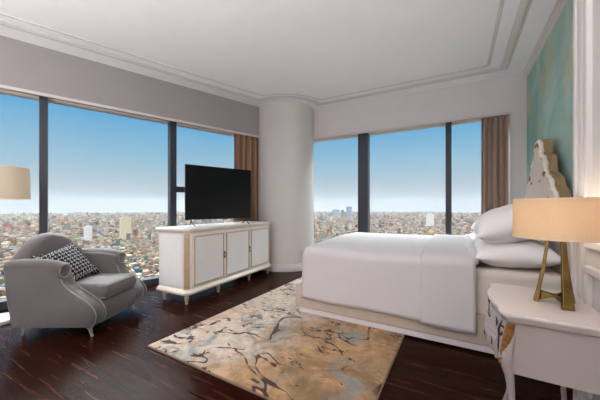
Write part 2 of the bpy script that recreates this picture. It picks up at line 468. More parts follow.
curtain('curtain', w1, s1_at_y(3.40), s1_at_y(3.92), 2.34, 5, M['curtain_dark'], 'brown full-length curtain bunched between the television and the round column')
curtain('curtain', w2, s2_at_x(0.285), s2_at_x(0.60), 2.36, 5, M['curtain'], 'taupe full-length curtain bunched at the bed end of the far window')

# ------------------------------------------------------------------ rug
m = MB(); N = 40
def rugp(a, b): return (-2.08 + a * 1.69, 1.225 + b * 2.85)
e = MB().box(-0.845, 0.845, -1.425, 1.425, 0.002, 0.010).obj('rug', M['rug_edge'], smooth=False, loc=(-1.235, 2.65, 0))
tag(e, 'large abstract rug in cream, ochre and dark brown under the bed foot', 'rug')
o = MB().box(-0.838, 0.838, -1.418, 1.418, 0.010, 0.016).obj('pile', M['rug'], e, bevel=0.003)

# ------------------------------------------------------------------ bed
BX0, BX1, BY0, BY1 = -1.42, 0.62, 2.40, 4.34
bed = thing('bed', ((BX0 + BX1) / 2, (BY0 + BY1) / 2, 0), 0, 'wide double bed with beige upholstered base and tall scrolled headboard', 'bed')
bc = Vector(bed.location)
def bl(x, y, z=0): return (x - bc.x, y - bc.y, z)
def bbox(mb, x0, x1, y0, y1, z0, z1): return mb.box(x0 - bc.x, x1 - bc.x, y0 - bc.y, y1 - bc.y, z0, z1)
bbox(MB(), BX0 + .01, BX1, BY0 + .004, BY1 - .01, 0.017, 0.062).obj('plinth', M['plinth'], bed, bevel=0.004)
bbox(MB(), BX0, BX1, BY0, BY0 + 0.05, 0.062, 0.29).obj('side_rail', M['bed_fab'], bed, bevel=0.012)
bbox(MB(), BX0, BX1, BY1 - 0.05, BY1, 0.062, 0.29).obj('side_rail', M['bed_fab'], bed, bevel=0.012)
bbox(MB(), BX0 - .035, BX0 + .02, BY0 - .004, BY1 + .004, 0.062, 0.295).obj('foot_rail', M['bed_fab'], bed, bevel=0.012)
bbox(MB(), BX0 + .03, BX1 + .02, BY0 + 0.055, BY1 - 0.055, 0.20, 0.615).obj('mattress', M['sheet'], bed, bevel=0.05, seg=5)
# headboard
HC = 3.38
half = [(0.0, 1.725), (0.05, 1.715), (0.095, 1.67), (0.105, 1.60), (0.13, 1.565), (0.20, 1.55), (0.25, 1.51), (0.262, 1.44), (0.29, 1.385), (0.37, 1.355), (0.44, 1.32), (0.475, 1.26),
        (0.53, 1.225), (0.58, 1.19), (0.60, 1.13), (0.66, 1.08), (0.78, 1.06), (0.88, 1.02), (0.93, 0.94), (0.94, 0.80), (0.94, 0.10)]
hs = spline([(a, b, 0) for a, b in half], 4)
hs = [(a, b) for a, b, c in hs]
prof = [(-a, b) for a, b in hs][::-1] + hs[1:]
poly = [(HC + a - bc.y, b) for a, b in prof]
MB().prism(poly, 0.675 - bc.x, 0.735 - bc.x, 'x').obj('headboard', M['hb_wood'], bed, angle=50)
hb = [c for c in bed.children if c.name.startswith('headboard')][0]
# padded face, inset, domed a little and buttoned
def shrink(p, k, dz): return ((p[0]) * k, 0.10 + (p[1] - 0.10) * 1.0 - dz)
mb = MB()
inner = [(HC + a * 0.93 - bc.y, max(0.10, b - 0.045)) for a, b in prof]
mid = [(HC + a * 0.88 - bc.y, max(0.12, b - 0.075)) for a, b in prof]
mb.rings([[(0.676 - bc.x, y, z) for y, z in inner], [(0.655 - bc.x, y, z) for y, z in inner], [(0.640 - bc.x, y, z) for y, z in mid]])
mb.obj('padded_panel', M['hb_fab'], hb, angle=60)
pts = [(0.662 - bc.x, HC + a * 0.965 - bc.y, b - 0.022) for a, b in prof]
rad = [0.018 + 0.004 * math.sin(i * 1.3) for i in range(len(pts))]
MB().tube(pts, rad, 8).obj('carved_frame', M['hb_carve'], hb, angle=80)
for sgn in (-1, 1):   # little scrolls on the frame
    for (yy, zz_, rr) in ((0.27, 1.40, 0.026), (0.60, 1.09, 0.026)):
        q = [(0.645 - bc.x, HC + sgn * (yy - 0.01) - bc.y + sgn * rr * (1 - t / 14) * math.cos(t * 0.7), zz_ - 0.03 + rr * (1 - t / 14) * math.sin(t * 0.7)) for t in range(13)]
        MB().tube(q, 0.008, 6).obj('scroll_carving', M['gilt'], hb)
MB().tube([(0.65 - bc.x, HC - bc.y + 0.05 * math.cos(t * PI / 6), 1.64 + 0.045 * math.sin(t * PI / 6)) for t in range(13)], 0.010, 6).obj('crest_carving', M['gilt'], hb)
for r_ in range(5):
    z = 1.32 - r_ * 0.16; w = (0.16, 0.42, 0.52, 0.78, 0.78)[r_]; n = (2, 3, 4, 5, 5)[r_]
    for k in range(n):
        y = HC - w + 2 * w * k / (n - 1)
        MB().lathe([(0.001, 0.010), (0.008, 0.007), (0.012, 0.0), (0.010, -0.003)], 10, mat=Matrix.Translation((0.638 - bc.x, y - bc.y, z)) @ Matrix.Rotation(-PI / 2, 4, 'Y')).obj('button', M['hb_wood'], hb)

# duvet: a soft box with rounded rim, domed top and small folds
def soft_sheet(x0, x1, y0, y1, ztop, zhem, r, nx, ny, puff, seed, taper=0.0, foot=True, hemvar=0.006):
    """closed cloth draped over the mattress: cross-sections in y, swept along x"""
    mb = MB(); rings = []
    def section(x, k):
        # k = 0 at the foot fold, 1 elsewhere: lowers and pulls in the top
        pts = []
        hh = ztop
        zh = zhem + (hemvar * math.sin(x * 9 + seed))
        side = 14
        for j in range(side):                      # near side from hem up
            t = j / side; z = zh + (hh - r - zh) * t
            pts.append((y0 - 0.012 * (1 - t) , z))
        for j in range(7):
            a = PI * 0.5 * j / 6; pts.append((y0 + r * (1 - math.cos(a)), hh - r + r * math.sin(a)))
        for j in range(1, ny):
            t = j / ny; y = y0 + r + (y1 - y0 - 2 * r) * t
            pts.append((y, hh))
        for j in range(7):
            a = PI * 0.5 * (1 - j / 6); pts.append((y1 - r * (1 - math.cos(a)), hh - r + r * math.sin(a)))
        for j in range(1, side + 1):
            t = 1 - j / side; z = zh + (hh - r - zh) * t
            pts.append((y1 + 0.012 * (1 - t), z))
        return pts
    xs = [x0 + (x1 - x0) * i / nx for i in range(nx + 1)]
    def disp(x, y, z):
        n = noise.noise(Vector((x * 1.6 + seed, y * 1.6, z * 2.0)))
        n2_ = noise.noise(Vector((x * 5.0 + seed, y * 5.0, z * 3.5)))
        return n, n2_
    for i, x in enumerate(xs):
        pts = []
        for (y, z) in section(x, 1):
            ty = min(1, max(0, (y - y0) / (y1 - y0))); dome = math.sin(PI * ty) ** 0.6
            a, b = disp(x, y, z)
            up = max(0, (z - (ztop - r)) / r) if z > ztop - r else 0
            z2 = z + up * (puff * dome + 0.010 * a + 0.004 * b)
            yy = y + (1 - up) * (0.006 * a + 0.005 * b + 0.007 * math.sin(x * 7.5 + seed)) * (-1 if ty < .5 else 1)
            xx = x
            if foot:   # rounded foot end
                e = (x - x0)
                if e < r:
                    drop = r - math.sqrt(max(0, r * r - (r - e) ** 2))
                    z2 = z2 - up * drop
                    yy = yy + (0.5 - ty) * 2 * (0.4 * drop if up < 1 else 0)
            pts.append((xx, yy, z2))
        rings.append(pts)
    n = len(rings[0]); v = [p for r_ in rings for p in r_]; f = []
    for i in range(nx):
        for j in range(n - 1):
            f.append((i * n + j, i * n + j + 1, (i + 1) * n + j + 1, (i + 1) * n + j))
    if foot: # foot drop: fan of quads between the two sides down to the hem
        half_n = n // 2
        for j in range(half_n - 1):
            f.append((j, j + 1, n - 2 - j, n - 1 - j))
    mb.add(v, f)
    return mb
def cloth_obj(mb, name, mat, thick, parent=None):
    o = mb.obj(name, mat, parent, angle=180)
    s = o.modifiers.new('solid', 'SOLIDIFY'); s.thickness = thick; s.offset = -1
    return o
cx, cy = -0.64, 3.37
duvet = thing('duvet', (cx, cy, 0.60), 0, 'thick white duvet hanging over the side of the bed', 'duvet')
mb = soft_sheet(-1.375 - cx, -0.22 - cx, 2.385 - cy, 4.355 - cy, 0.668 - 0.6, 0.170 - 0.6, 0.065, 46, 40, 0.05, 2.0)
cloth_obj(mb, 'cover', M['duvet'], 0.012, duvet)
mb = soft_sheet(-0.26 - cx, 0.11 - cx, 2.370 - cy, 4.37 - cy, 0.690 - 0.6, 0.155 - 0.6, 0.065, 18, 40, 0.05, 5.0, foot=False)
cloth_obj(mb, 'turned_down_fold', M['duvet'], 0.022, duvet)
# thick rolled lip of the fold towards the pillows
mb = MB(); pts = []; rad = []
for k in range(61):
    t = k / 60; y = 2.405 + t * 1.92
    pts.append((0.10 - cx + 0.010 * math.sin(t * 17), y - cy, 0.662 - 0.6 + 0.035 * math.sin(PI * t) ** .6 + 0.004 * math.sin(t * 23)))
    rad.append(0.052 * min(1, 0.25 + 1.2 * math.sqrt(min(t, 1 - t) * 4)) if min(t, 1 - t) < .25 else 0.052)
mb.tube(pts, rad, 14); mb.obj('rolled_lip', M['duvet'], duvet, angle=180)

# pillows
def pillow_mesh(L, D, T, seed, n=26, corner=0.10, name='pillow', mat=None, parent=None):
    top = []; bot = []
    for i in range(n + 1):
        for j in range(n + 1):
            u = -1 + 2 * i / n; v = -1 + 2 * j / n
            u = math.sin(u * PI / 2); v = math.sin(v * PI / 2)
            pinch = 1 - corner * (1 - abs(v) ** 2) * abs(u) ** 3 * 0.6
            pinch2 = 1 - corner * (1 - abs(u) ** 2) * abs(v) ** 3 * 0.6
            x = u * L / 2 * pinch; y = v * D / 2 * pinch2
            h = max(0.0, (1 - abs(u) ** 2.6) * (1 - abs(v) ** 2.6)) ** 0.5
            w = noise.noise(Vector((x * 7 + seed, y * 7, 0))) * 0.08 + noise.noise(Vector((x * 16, y * 16 + seed, 3))) * 0.03
            top.append((x, y, T / 2 * h * (1 + w) + 0.002)); bot.append((x, y, -T / 2 * h * (0.85 + w) - 0.002))
    f = []; N1 = n + 1; off = N1 * N1
    for i in range(n):
        for j in range(n):
            a = i * N1 + j
            f.append((a, a + 1, a + N1 + 1, a + N1)); f.append((off + a, off + a + N1, off + a + N1 + 1, off + a + 1))
    rim = [i for i in range(n)] + [n + N1 * i for i in range(n)] + [n * N1 + n - i for i in range(n)] + [N1 * (n - i) for i in range(n)]
    for k in range(len(rim)):
        a, b = rim[k], rim[(k + 1) % len(rim)]
        f.append((a, b, off + b, off + a))
    return MB().add(top + bot, f).obj(name, mat or M['pillow'], parent, angle=180)
def pillow(x, y, z, tilt, roll, L, D, T, seed, label, rz=0.0):
    o = pillow_mesh(L, D, T, seed)
    o.matrix_world = Matrix.Translation((x, y, z)) @ Matrix.Rotation(rz, 4, 'Z') @ Matrix.Rotation(tilt, 4, 'Y') @ Matrix.Rotation(PI / 2, 4, 'Z') @ Matrix.Rotation(roll, 4, 'Y')
    tag(o, label, 'pillow', 'white pillows stacked against the headboard'); return o
pillow(0.365, 2.82, 0.712, R(-3), 0, 0.78, 0.50, 0.24, 1, 'lower white pillow of the near stack, directly behind the table lamp')
pillow(0.365, 2.82, 0.938, R(-19), 0, 0.76, 0.50, 0.31, 4, 'upper white pillow of the near stack, tilted up against the headboard')
pillow(0.365, 3.85, 0.725, R(-4), 0, 0.74, 0.52, 0.17, 7, 'lower white pillow of the stack nearest the window')
pillow(0.375, 3.84, 0.895, R(-20), 0, 0.74, 0.50, 0.20, 9, 'upper white pillow of the stack nearest the window')

# ------------------------------------------------------------------ nightstand
ns = thing('nightstand', (0.33, 1.63, 0), 0, 'white curved nightstand with black scrolls and gilt corners beside the bed', 'nightstand')
def nsl(x, y): return (x - 0.33, y - 1.63)
front = spline([(0.176, 1.895, 0), (0.150, 1.86, 0), (0.150, 1.80, 0), (0.134, 1.73, 0), (0.126, 1.635, 0), (0.134, 1.54, 0), (0.150, 1.47, 0), (0.146, 1.41, 0), (0.165, 1.375, 0)], 5)
front = [nsl(a, b) for a, b, c in front]
back = [nsl(0.50, 1.37), nsl(0.50, 1.905)]
plan = front + back
def scaled(poly, k, dx=0): return [(p[0] * k + dx, p[1] * k) for p in poly]
mb = MB(); rings = []
for k, z in ((0.955, 0.614), (0.975, 0.622), (0.985, 0.632), (1.0, 0.637), (1.0, 0.646), (0.995, 0.650)):
    rings.append([(x * k + (0.17 * (1 - k)), y * k, z) for x, y in plan])
mb.rings(rings); mb.obj('top', M['ns_top_lit'], ns, angle=60)
# case: bombe front drawn in towards the bottom, flat sides
mb = MB(); rings = []
for z, fx in ((0.40, 0.034), (0.43, 0.014), (0.48, -0.004), (0.54, 0.006), (0.60, 0.02), (0.616, 0.02)):
    r_ = []
    for i, (x, y) in enumerate(plan):
        yy = max(-0.235, min(0.235, y * 0.9))
        xx = x + fx if x < 0.1 else 0.16
        r_.append((xx, yy, z))
    rings.append(r_)
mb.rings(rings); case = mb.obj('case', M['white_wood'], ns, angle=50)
# drawer fronts
for z0, z1 in ((0.43, 0.508), (0.518, 0.60)):
    mb = MB(); rings = []
    for i in range(6, len(front) - 6):
        x, y = front[i]; y = y * 0.9; fx = 0.012 if z0 > .5 else -0.008
        rings.append([(x + fx, y, z0), (x + fx - 0.004, y, z0 + 0.012), (x + fx - 0.004, y, z1 - 0.012), (x + fx, y, z1), (x + fx + .02, y, z1), (x + fx + .02, y, z0)])
    mb.rings(rings); dr = mb.obj('drawer', M['white_wood'], ns)
    mb = MB()
    zc = (z0 + z1) / 2; xc = -0.199 + (0.008 if z0 > .5 else -0.010)
    for sg in (-1, 1):   # painted black scrolls
        q = []
        for t in range(16):
            rr = 0.004 + 0.0016 * t; a = t * 0.55
            q.append((xc + 0.011, sg * (0.10 + rr * math.cos(a)), zc + rr * math.sin(a)))
        mb.tube(q, 0.0028, 6)
        mb.tube([(xc + .004, sg * 0.02, zc), (xc + .004, sg * 0.05, zc + 0.016), (xc + .009, sg * 0.085, zc - 0.012), (xc + .018, sg * 0.13, zc + 0.012), (xc + .022, sg * 0.165, zc - 0.016)], [0.002, 0.003, 0.003, 0.003, 0.0015], 6)
    mb.obj('scroll', M['black_carve'], dr)
    mb = MB(); mb.tube([(xc - 0.001, -0.03, zc), (xc - 0.008, -0.02, zc - 0.008), (xc - 0.008, 0.02, zc - 0.008), (xc - 0.001, 0.03, zc)], 0.003, 8)
    mb.obj('handle', M['black_carve'], dr)
# gilt corner mounts with a black scroll
for sg in (-1, 1):
    mb = MB(); rings = []
    for z, w, dx in ((0.605, 0.026, 0.006), (0.57, 0.028, 0.0), (0.53, 0.024, -0.010), (0.48, 0.017, -0.022), (0.445, 0.010, -0.022)):
        cx_, cy_ = -0.158 + dx, sg * 0.2345
        rings.append([(cx_ + w * 0.58 * math.cos(a) + .008, cy_ + 0.010 * math.sin(a), z) for a in [2 * PI * k / 12 for k in range(12)]])
    mb.rings(rings)
    for k in range(5):
        z = 0.585 - k * 0.034
        mb.tube([(-0.150 + .010 * math.cos(t) - 0.0065 * k, sg * 0.243, z + .012 * math.sin(t)) for t in (0.3, 1, 2, 3, 4, 5)], 0.0035, 6)
    mb.obj('corner_mount', M['gilt'], ns)
    mb = MB()
    mb.tube([(-0.176 + 0.012 * math.cos(t * .6) * (1 - t / 16), sg * 0.228 - sg * 0.010 , 0.575 - 0.002 * t + 0.014 * math.sin(t * .6)) for t in range(12)], 0.0035, 6)
    mb.tube([(-0.172, sg * 0.212, 0.60), (-0.180, sg * 0.20, 0.57), (-0.182, sg * 0.205, 0.53), (-0.184, sg * 0.21, 0.48), (-0.170, sg * 0.215, 0.43)], [0.002, 0.004, 0.003, 0.003, 0.0015], 6)
    mb.obj('corner_scroll', M['black_carve'], ns)
# cabriole legs
def cab_leg(px_, py_, sx, sy):
    mb = MB(); rings = []
    for z, r_, o_ in ((0.615, 0.024, -0.004), (0.54, 0.024, 0.006), (0.48, 0.024, 0.018), (0.44, 0.022, 0.018), (0.38, 0.017, 0.004), (0.30, 0.012, -0.004), (0.18, 0.010, -0.008), (0.09, 0.010, -0.002), (0.03, 0.011, 0.010), (0.0, 0.015, 0.014)):
        cx_, cy_ = px_ + sx * o_, py_ + sy * o_
        rings.append([(cx_ + r_ * math.copysign(abs(math.cos(a)) ** .7, math.cos(a)), cy_ + r_ * math.copysign(abs(math.sin(a)) ** .7, math.sin(a)), z) for a in [2 * PI * (k + .5) / 12 for k in range(12)]])
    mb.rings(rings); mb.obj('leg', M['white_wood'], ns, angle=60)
for sx, sy, x, y in ((-1, -1, -0.142, -0.207), (-1, 1, -0.098, 0.207), (1, -1, 0.130, -0.207), (1, 1, 0.130, 0.207)): cab_leg(x, y, sx, sy)

# ------------------------------------------------------------------ table lamp
lx, ly, lz = 0.385, 1.622, 0.65
tl = thing('table_lamp', (lx, ly, lz), 0, 'lit drum-shade table lamp on a brass tripod on the white nightstand', 'lamp')
R0 = 0.162
def drum(e, r, z0, z1, mat, trim, th=0.003):
    mb = MB(); n = 64
    prof = [(r * 0.985, z1), (r, z0), (r - th, z0), (r * 0.985 - th, z1)]
    rings = [[(a * math.cos(2 * PI * k / n), a * math.sin(2 * PI * k / n), z) for k in range(n)] for a, z in prof]
    mb.rings(rings, closed=True); s = mb.obj('lamp_shade', mat, e, angle=60)
    for zz_, rr in ((z0, r), (z1, r * 0.985)):
        MB().rings([[(( rr + o) * math.cos(2 * PI * k / n), (rr + o) * math.sin(2 * PI * k / n), zz_ + h_) for k in range(n)] for o, h_ in ((.0015, -.004), (.0015, .004), (-.0045, .004), (-.0045, -.004))], closed=True).obj('shade_binding', trim, s)
    return s
sh = drum(tl, R0, 0.298, 0.466, M['shade'], M['shade_trim'])
feet = []
for k, ang in enumerate((165, 279, 50)):
    a = R(ang); dx, dy = math.cos(a), math.sin(a); feet.append((0.072 * dx, 0.072 * dy))
    mb = MB(); rings = []
    for z, r_, w, d in ((0.0, 0.074, 0.021, 0.010), (0.012, 0.074, 0.020, 0.010), (0.06, 0.066, 0.016, 0.008), (0.16, 0.050, 0.011, 0.007), (0.30, 0.034, 0.007, 0.005), (0.33, 0.030, 0.006, 0.005)):
        c_ = Vector((dx * r_, dy * r_, z)); tx = Vector((-dy, dx, 0)); rx = Vector((dx, dy, 0))
        rings.append([tuple(c_ + tx * w * i + rx * d * j) for i, j in ((-1, -1), (1, -1), (1, 1), (-1, 1))])
    mb.rings(rings); mb.obj('leg', M['brass'], tl, bevel=0.002)
for k in range(3):   # arched webs between the feet
    a, b = feet[k], feet[(k + 1) % 3]; mb = MB(); rings = []
    for t in range(9):
        u = t / 8; s_ = 4 * (u - .5) ** 2
        x = a[0] + (b[0] - a[0]) * u; y = a[1] + (b[1] - a[1]) * u; pull = 0.55 + 0.45 * s_
        x *= pull; y *= pull
        nx, ny = b[1] - a[1], a[0] - b[0]; L_ = math.hypot(nx, ny); nx, ny = nx / L_ * 0.006, ny / L_ * 0.006
        zb = 0.030 - 0.026 * s_; zt = 0.040 + 0.016 * s_
        rings.append([(x - nx, y - ny, zb), (x + nx, y + ny, zb), (x + nx, y + ny, zt), (x - nx, y - ny, zt)])
    mb.rings(rings); mb.obj('arched_stretcher', M['brass'], tl, bevel=0.0015)
MB().lathe([(0.036, 0.325), (0.036, 0.338), (0.012, 0.342), (0.012, 0.365), (0.016, 0.368), (0.016, 0.375)], 20).obj('socket', M['brass'], tl)
mb = MB()
for k in range(3):
    a = 2 * PI * k / 3; mb.tube([(0.012 * math.cos(a), 0.012 * math.sin(a), 0.34), (0.05 * math.cos(a), 0.05 * math.sin(a), 0.45), (R0 * .975 * math.cos(a), R0 * .975 * math.sin(a), 0.462)], 0.0018, 6)
mb.obj('shade_carrier', M['brass'], tl)
def bulb_mat():
    t = NT('bulb_glow'); t.b.inputs['Base Color'].default_value = (1, .9, .75, 1)
    t.b.inputs['Emission Color'].default_value = (1, 0.74, 0.45, 1); t.b.inputs['Emission Strength'].default_value = 6; return t.m
M['bulb'] = bulb_mat()
MB().lathe([(0.010, 0.376), (0.012, 0.385), (0.022, 0.405), (0.024, 0.418), (0.018, 0.434), (0.006, 0.441), (0.001, 0.442)], 16).obj('bulb', M['bulb'], tl)
def point(name, loc, power, col, rad=0.03, parent=None):
    l = bpy.data.lights.new(name, 'POINT'); l.energy = power; l.color = col; l.shadow_soft_size = rad
    o = bpy.data.objects.new(name, l); C.objects.link(o); o.location = loc
    if parent: o.parent = parent
    return o
point('lamp_glow', (0, 0, 0.39), 1.9, (1.0, 0.86, 0.69), 0.035, tl)

# ------------------------------------------------------------------ floor lamp at the left edge
fl = thing('floor_lamp', (-3.76, 0.77, 0), 0, 'floor lamp with ivory drum shade standing behind the grey armchair', 'lamp')
drum(fl, 0.235, 1.165, 1.455, M['shade2'], M['shade_trim'])
MB().lathe([(0.15, 0.0), (0.155, 0.008), (0.155, 0.03), (0.145, 0.038), (0.03, 0.045), (0.016, 0.06), (0.001, 0.06)], 40).obj('base', M['base_stone'], fl)
MB().lathe([(0.011, 0.05), (0.011, 1.22), (0.018, 1.225), (0.018, 1.27), (0.001, 1.271)], 16).obj('pole', M['brass'], fl)
MB().lathe([(0.012, 1.272), (0.022, 1.30), (0.024, 1.32), (0.014, 1.345), (0.001, 1.35)], 16).obj('bulb', M['bulb'], fl)
mb = MB()
for k in range(3):
    a = 2 * PI * k / 3; mb.tube([(0.015 * math.cos(a), 0.015 * math.sin(a), 1.26), (0.229 * math.cos(a), 0.229 * math.sin(a), 1.448)], 0.002, 6)
mb.obj('shade_carrier', M['brass'], fl)
point('lamp_glow', (0, 0, 1.32), 2.2, (1.0, 0.78, 0.55), 0.04, fl)

# ------------------------------------------------------------------ armchair (local x = forward, y = from the near arm to the far arm)
ch = thing('armchair', (-2.92, 0.92, 0), math.atan2(0.495, 0.869), 'grey velvet armchair with rolled arms and arched back by the left window', 'armchair')
iv = Matrix.Rotation(-math.atan2(0.495, 0.869), 4, 'Z') @ Matrix.Translation((3.17 - 2.92 , 0.92 - 0.78, 0)) if False else None
oo = Vector((-3.17 + 2.92, 0.78 - 0.92)); th_ = -math.atan2(0.495, 0.869)
OX = oo.x * math.cos(th_) - oo.y * math.sin(th_); OY = oo.x * math.sin(th_) + oo.y * math.cos(th_)
CL = Matrix.Translation((OX, OY, 0))      # chair coordinates s, w, z have their zero at the near back foot
arm_prof = spline([(-0.015, 0.085, 0), (-0.05, 0.25, 0), (-0.085, 0.42, 0), (-0.10, 0.53, 0), (-0.09, 0.60, 0), (0.02, 0.612, 0), (0.20, 0.612, 0), (0.32, 0.595, 0), (0.36, 0.555, 0), (0.37, 0.50, 0),
                   (0.41, 0.425, 0), (0.50, 0.35, 0), (0.60, 0.285, 0), (0.655, 0.215, 0), (0.655, 0.14, 0), (0.61, 0.085, 0)], 5)
arm_prof_ = [(a, b) for a, b, c in arm_prof]
def arm(w_out, w_in, sg, ext=0.0):
    """side panel whose outer face is at w_out; rounded edges; roll on top"""
    mb = MB(); rings = []
    st = lambda x, z: x + ext * max(0, min(1, (x - 0.05) / 0.3)) * max(0, min(1, (z - 0.30) / 0.15))
    arm_prof = [(st(x, z), z) for x, z in arm_prof_]
    cxp = sum(p[0] for p in arm_prof) / len(arm_prof); czp = 0.33
    W = w_in - w_out
    for t, k in ((0.0, 0.93), (0.06, 0.975), (0.16, 1.0), (0.5, 1.01), (0.84, 1.0), (0.95, 0.975), (1.0, 0.94)):
        r_ = []
        for (x, z) in arm_prof:
            bulge = 0.035 * sg * math.sin(PI * min(1, max(0, (z - 0.08) / 0.42))) * (1 if t < .4 else 0)
            r_.append((cxp + (x - cxp) * k, w_out + W * t + bulge * 0.4, max(0.08, czp + (z - czp) * k)))
        rings.append(r_)
    mb.rings(rings, mat=CL); o = mb.obj('arm', M['chair'], ch, angle=60)
    # roll
    mb = MB(); wc = w_out + W * 0.42
    pts = [(-0.09, wc, 0.575), (0.0, wc, 0.588), (0.14, wc, 0.590), (0.26, wc, 0.582), (0.33, wc, 0.565), (0.365, wc, 0.55)]
    pts = spline(pts, 4); mb.tube([CL @ Vector((st(p[0], p[2]), p[1], p[2])) for p in pts], [0.058] * (len(pts) - 1) + [0.052], 18)
    mb.obj('arm_roll', M['chair'], o, angle=50)
    mb = MB(); c0 = Vector((st(0.372, 0.548), wc, 0.548))
    mb.tube([CL @ (c0 + Vector((0.0, 0.053 * math.cos(a), 0.053 * math.sin(a)))) for a in [2 * PI * k / 20 for k in range(21)]], 0.005, 6)
    edge = [(0.372, wc, 0.49), (0.412, wc, 0.425), (0.503, wc, 0.355), (0.605, wc, 0.29), (0.662, wc, 0.215), (0.662, wc, 0.14), (0.615, wc, 0.085)]
    for q in (w_out + 0.012, w_in - 0.012):
        mb.tube([CL @ Vector((st(p[0], p[2]) + .001, q, p[2])) for p in spline(edge, 5)], 0.005, 6)
    mb.obj('piping', M['chair_pipe'], o)
arm(-0.035, 0.10, -1); arm(0.685, 0.55, 1, 0.08)
# arched back
mb = MB(); rings = []; NW = 30
for i in range(NW + 1):
    t = i / NW; w = -0.03 + 0.71 * t
    a = abs(t - 0.5) * 2
    top = 0.59 + 0.25 * (1 - min(1, a / 0.99) ** 1.9) ** 0.95
    if i in (0, NW): top = 0.55
    th = 0.075 if 0 < i < NW else 0.05
    sec = []
    lean = lambda z: -0.02 - 0.11 * max(0, (z - 0.1)) / 0.7
    for z in (0.09, 0.25, 0.40, 0.50, top - 0.05): sec.append((lean(z) - 0.01, w, z))
    for k in range(1, 8):
        q = PI * k / 8; zc = top - 0.05; sec.append((lean(zc) + th - 0.01 - th * math.cos(q), w, zc + 0.05 * math.sin(q)))
    for z in (top - 0.05, 0.50, 0.40, 0.25, 0.09): sec.append((lean(z) + 2 * th - 0.01 + (0.02 if z < top - .06 else 0), w, z))
    rings.append(sec)
mb.rings(rings, mat=CL); mb.obj('backrest', M['chair'], ch, angle=70)
# seat base and cushion
mb = MB(); n = 14; rings = []
for i in range(n + 1):
    t = i / n; w = 0.09 + 0.47 * t; b = 0.02 * math.sin(PI * t)
    rings.append([(0.05, w, 0.085), (0.05, w, 0.27), (0.60 + b, w, 0.275), (0.635 + b, w, 0.255), (0.645 + b, w, 0.20), (0.64 + b, w, 0.13), (0.62 + b, w, 0.085)])
mb.rings(rings, mat=CL); mb.obj('seat_base', M['chair'], ch, angle=60)
mb = MB(); n = 24; rings = []
for i in range(n + 1):
    t = i / n; w = 0.105 + 0.44 * t; e = min(t, 1 - t) * 0.44; r_ = 0.03
    dz = 0 if e > r_ else r_ - math.sqrt(max(0, r_ * r_ - (r_ - e) ** 2))
    crown = 0.012 * math.sin(PI * t); sec = []
    z0, z1 = 0.278 + dz * .8, 0.405 - dz
    xs = [0.10, 0.2, 0.3, 0.4, 0.5, 0.58]
    for x in xs: sec.append((x, w, z1 + crown * math.sin(PI * (x - 0.05) / 0.6)))
    for k in range(0, 9):
        q = PI / 2 - PI * k / 8; sec.append((0.625 + 0.045 * math.cos(q) - dz * .6, w, (z0 + z1) / 2 + (z1 - z0) / 2 * math.sin(q)))
    for x in xs[::-1]: sec.append((x, w, z0))
    rings.append(sec)
mb.rings(rings, mat=CL); sc_ = mb.obj('seat_cushion', M['chair'], ch, angle=60)
mb = MB()
for zz_ in (0.392, 0.293):
    mb.tube([CL @ Vector(p) for p in spline([(0.58, 0.112, zz_), (0.648, 0.13, zz_), (0.656, 0.33, zz_), (0.648, 0.52, zz_), (0.58, 0.538, zz_)], 5)], 0.0045, 6)
mb.obj('piping', M['chair_pipe'], sc_)
for (s_, w_, sx) in ((0.02, 0.03, -1), (0.02, 0.60, -1), (0.585, 0.02, 1), (0.57, 0.60, 1)):
    mb = MB(); rings = []
    for z, r_, o_ in ((0.092, 0.030, 0.0), (0.075, 0.027, 0.0), (0.068, 0.018, 0.001), (0.05, 0.016, 0.004), (0.025, 0.011, 0.010), (0.006, 0.012, 0.016), (0.0, 0.011, 0.017)):
        rings.append([tuple(CL @ Vector((s_ + sx * o_ + r_ * math.cos(a), w_ + r_ * math.sin(a), z))) for a in [2 * PI * k / 14 for k in range(14)]])
    mb.rings(rings); mb.obj('leg', M['silver'], ch, angle=50)
# check cushion
cush = pillow_mesh(0.41, 0.41, 0.13, 11, n=22, corner=0.25, name='cushion', mat=M['hound'])
chm = Matrix.Translation(ch.location) @ Matrix.Rotation(math.atan2(0.495, 0.869), 4, 'Z') @ CL
cush.matrix_world = chm @ Matrix.Translation((0.20, 0.255, 0.545)) @ Matrix.Rotation(R(-12), 4, 'Z') @ Matrix.Rotation(R(52), 4, 'Y') @ Matrix.Rotation(R(14), 4, 'Z')
tag(cush, 'black and white checked cushion leaning in the grey armchair', 'cushion')

# ------------------------------------------------------------------ sideboard
ang = math.atan2(3.59 - 1.969, -2.70 + 2.607) - PI / 2      # local y along the length
sb = thing('sideboard', (-2.607, 1.969, 0), ang, 'long white and champagne sideboard with three doors under the television', 'sideboard')
L_, D_ = 1.66, 0.43       # from near front foot to far front foot; x negative is to the wall
ch_ = 0.055
x1, x0, y0, y1 = 0.03, -D_, -0.02, L_ + 0.02
def oct_(g, c=ch_): return [(x0 - g, y0 - g + 0), (x1 + g - c, y0 - g), (x1 + g, y0 - g + c), (x1 + g, y1 + g - c), (x1 + g - c, y1 + g), (x0 - g, y1 + g)]
MB().prism(oct_(0.0), 0.145, 0.80).obj('body', M['sb_white'], sb, smooth=False, bevel=0.003)
mb = MB()
mb.rings([[(x, y, z) for x, y in oct_(g)] for g, z in ((0.002, 0.795), (0.012, 0.803), (0.016, 0.815), (0.024, 0.822), (0.024, 0.842), (0.018, 0.848))])
mb.obj('top', M['sb_white'], sb, bevel=0.002)
mb = MB()
mb.rings([[(x, y, z) for x, y in oct_(g)] for g, z in ((0.004, 0.105), (0.018, 0.112), (0.022, 0.135), (0.012, 0.150), (0.008, 0.162), (0.001, 0.168))])
mb.obj('base_moulding', M['champagne'], sb, bevel=0.002)
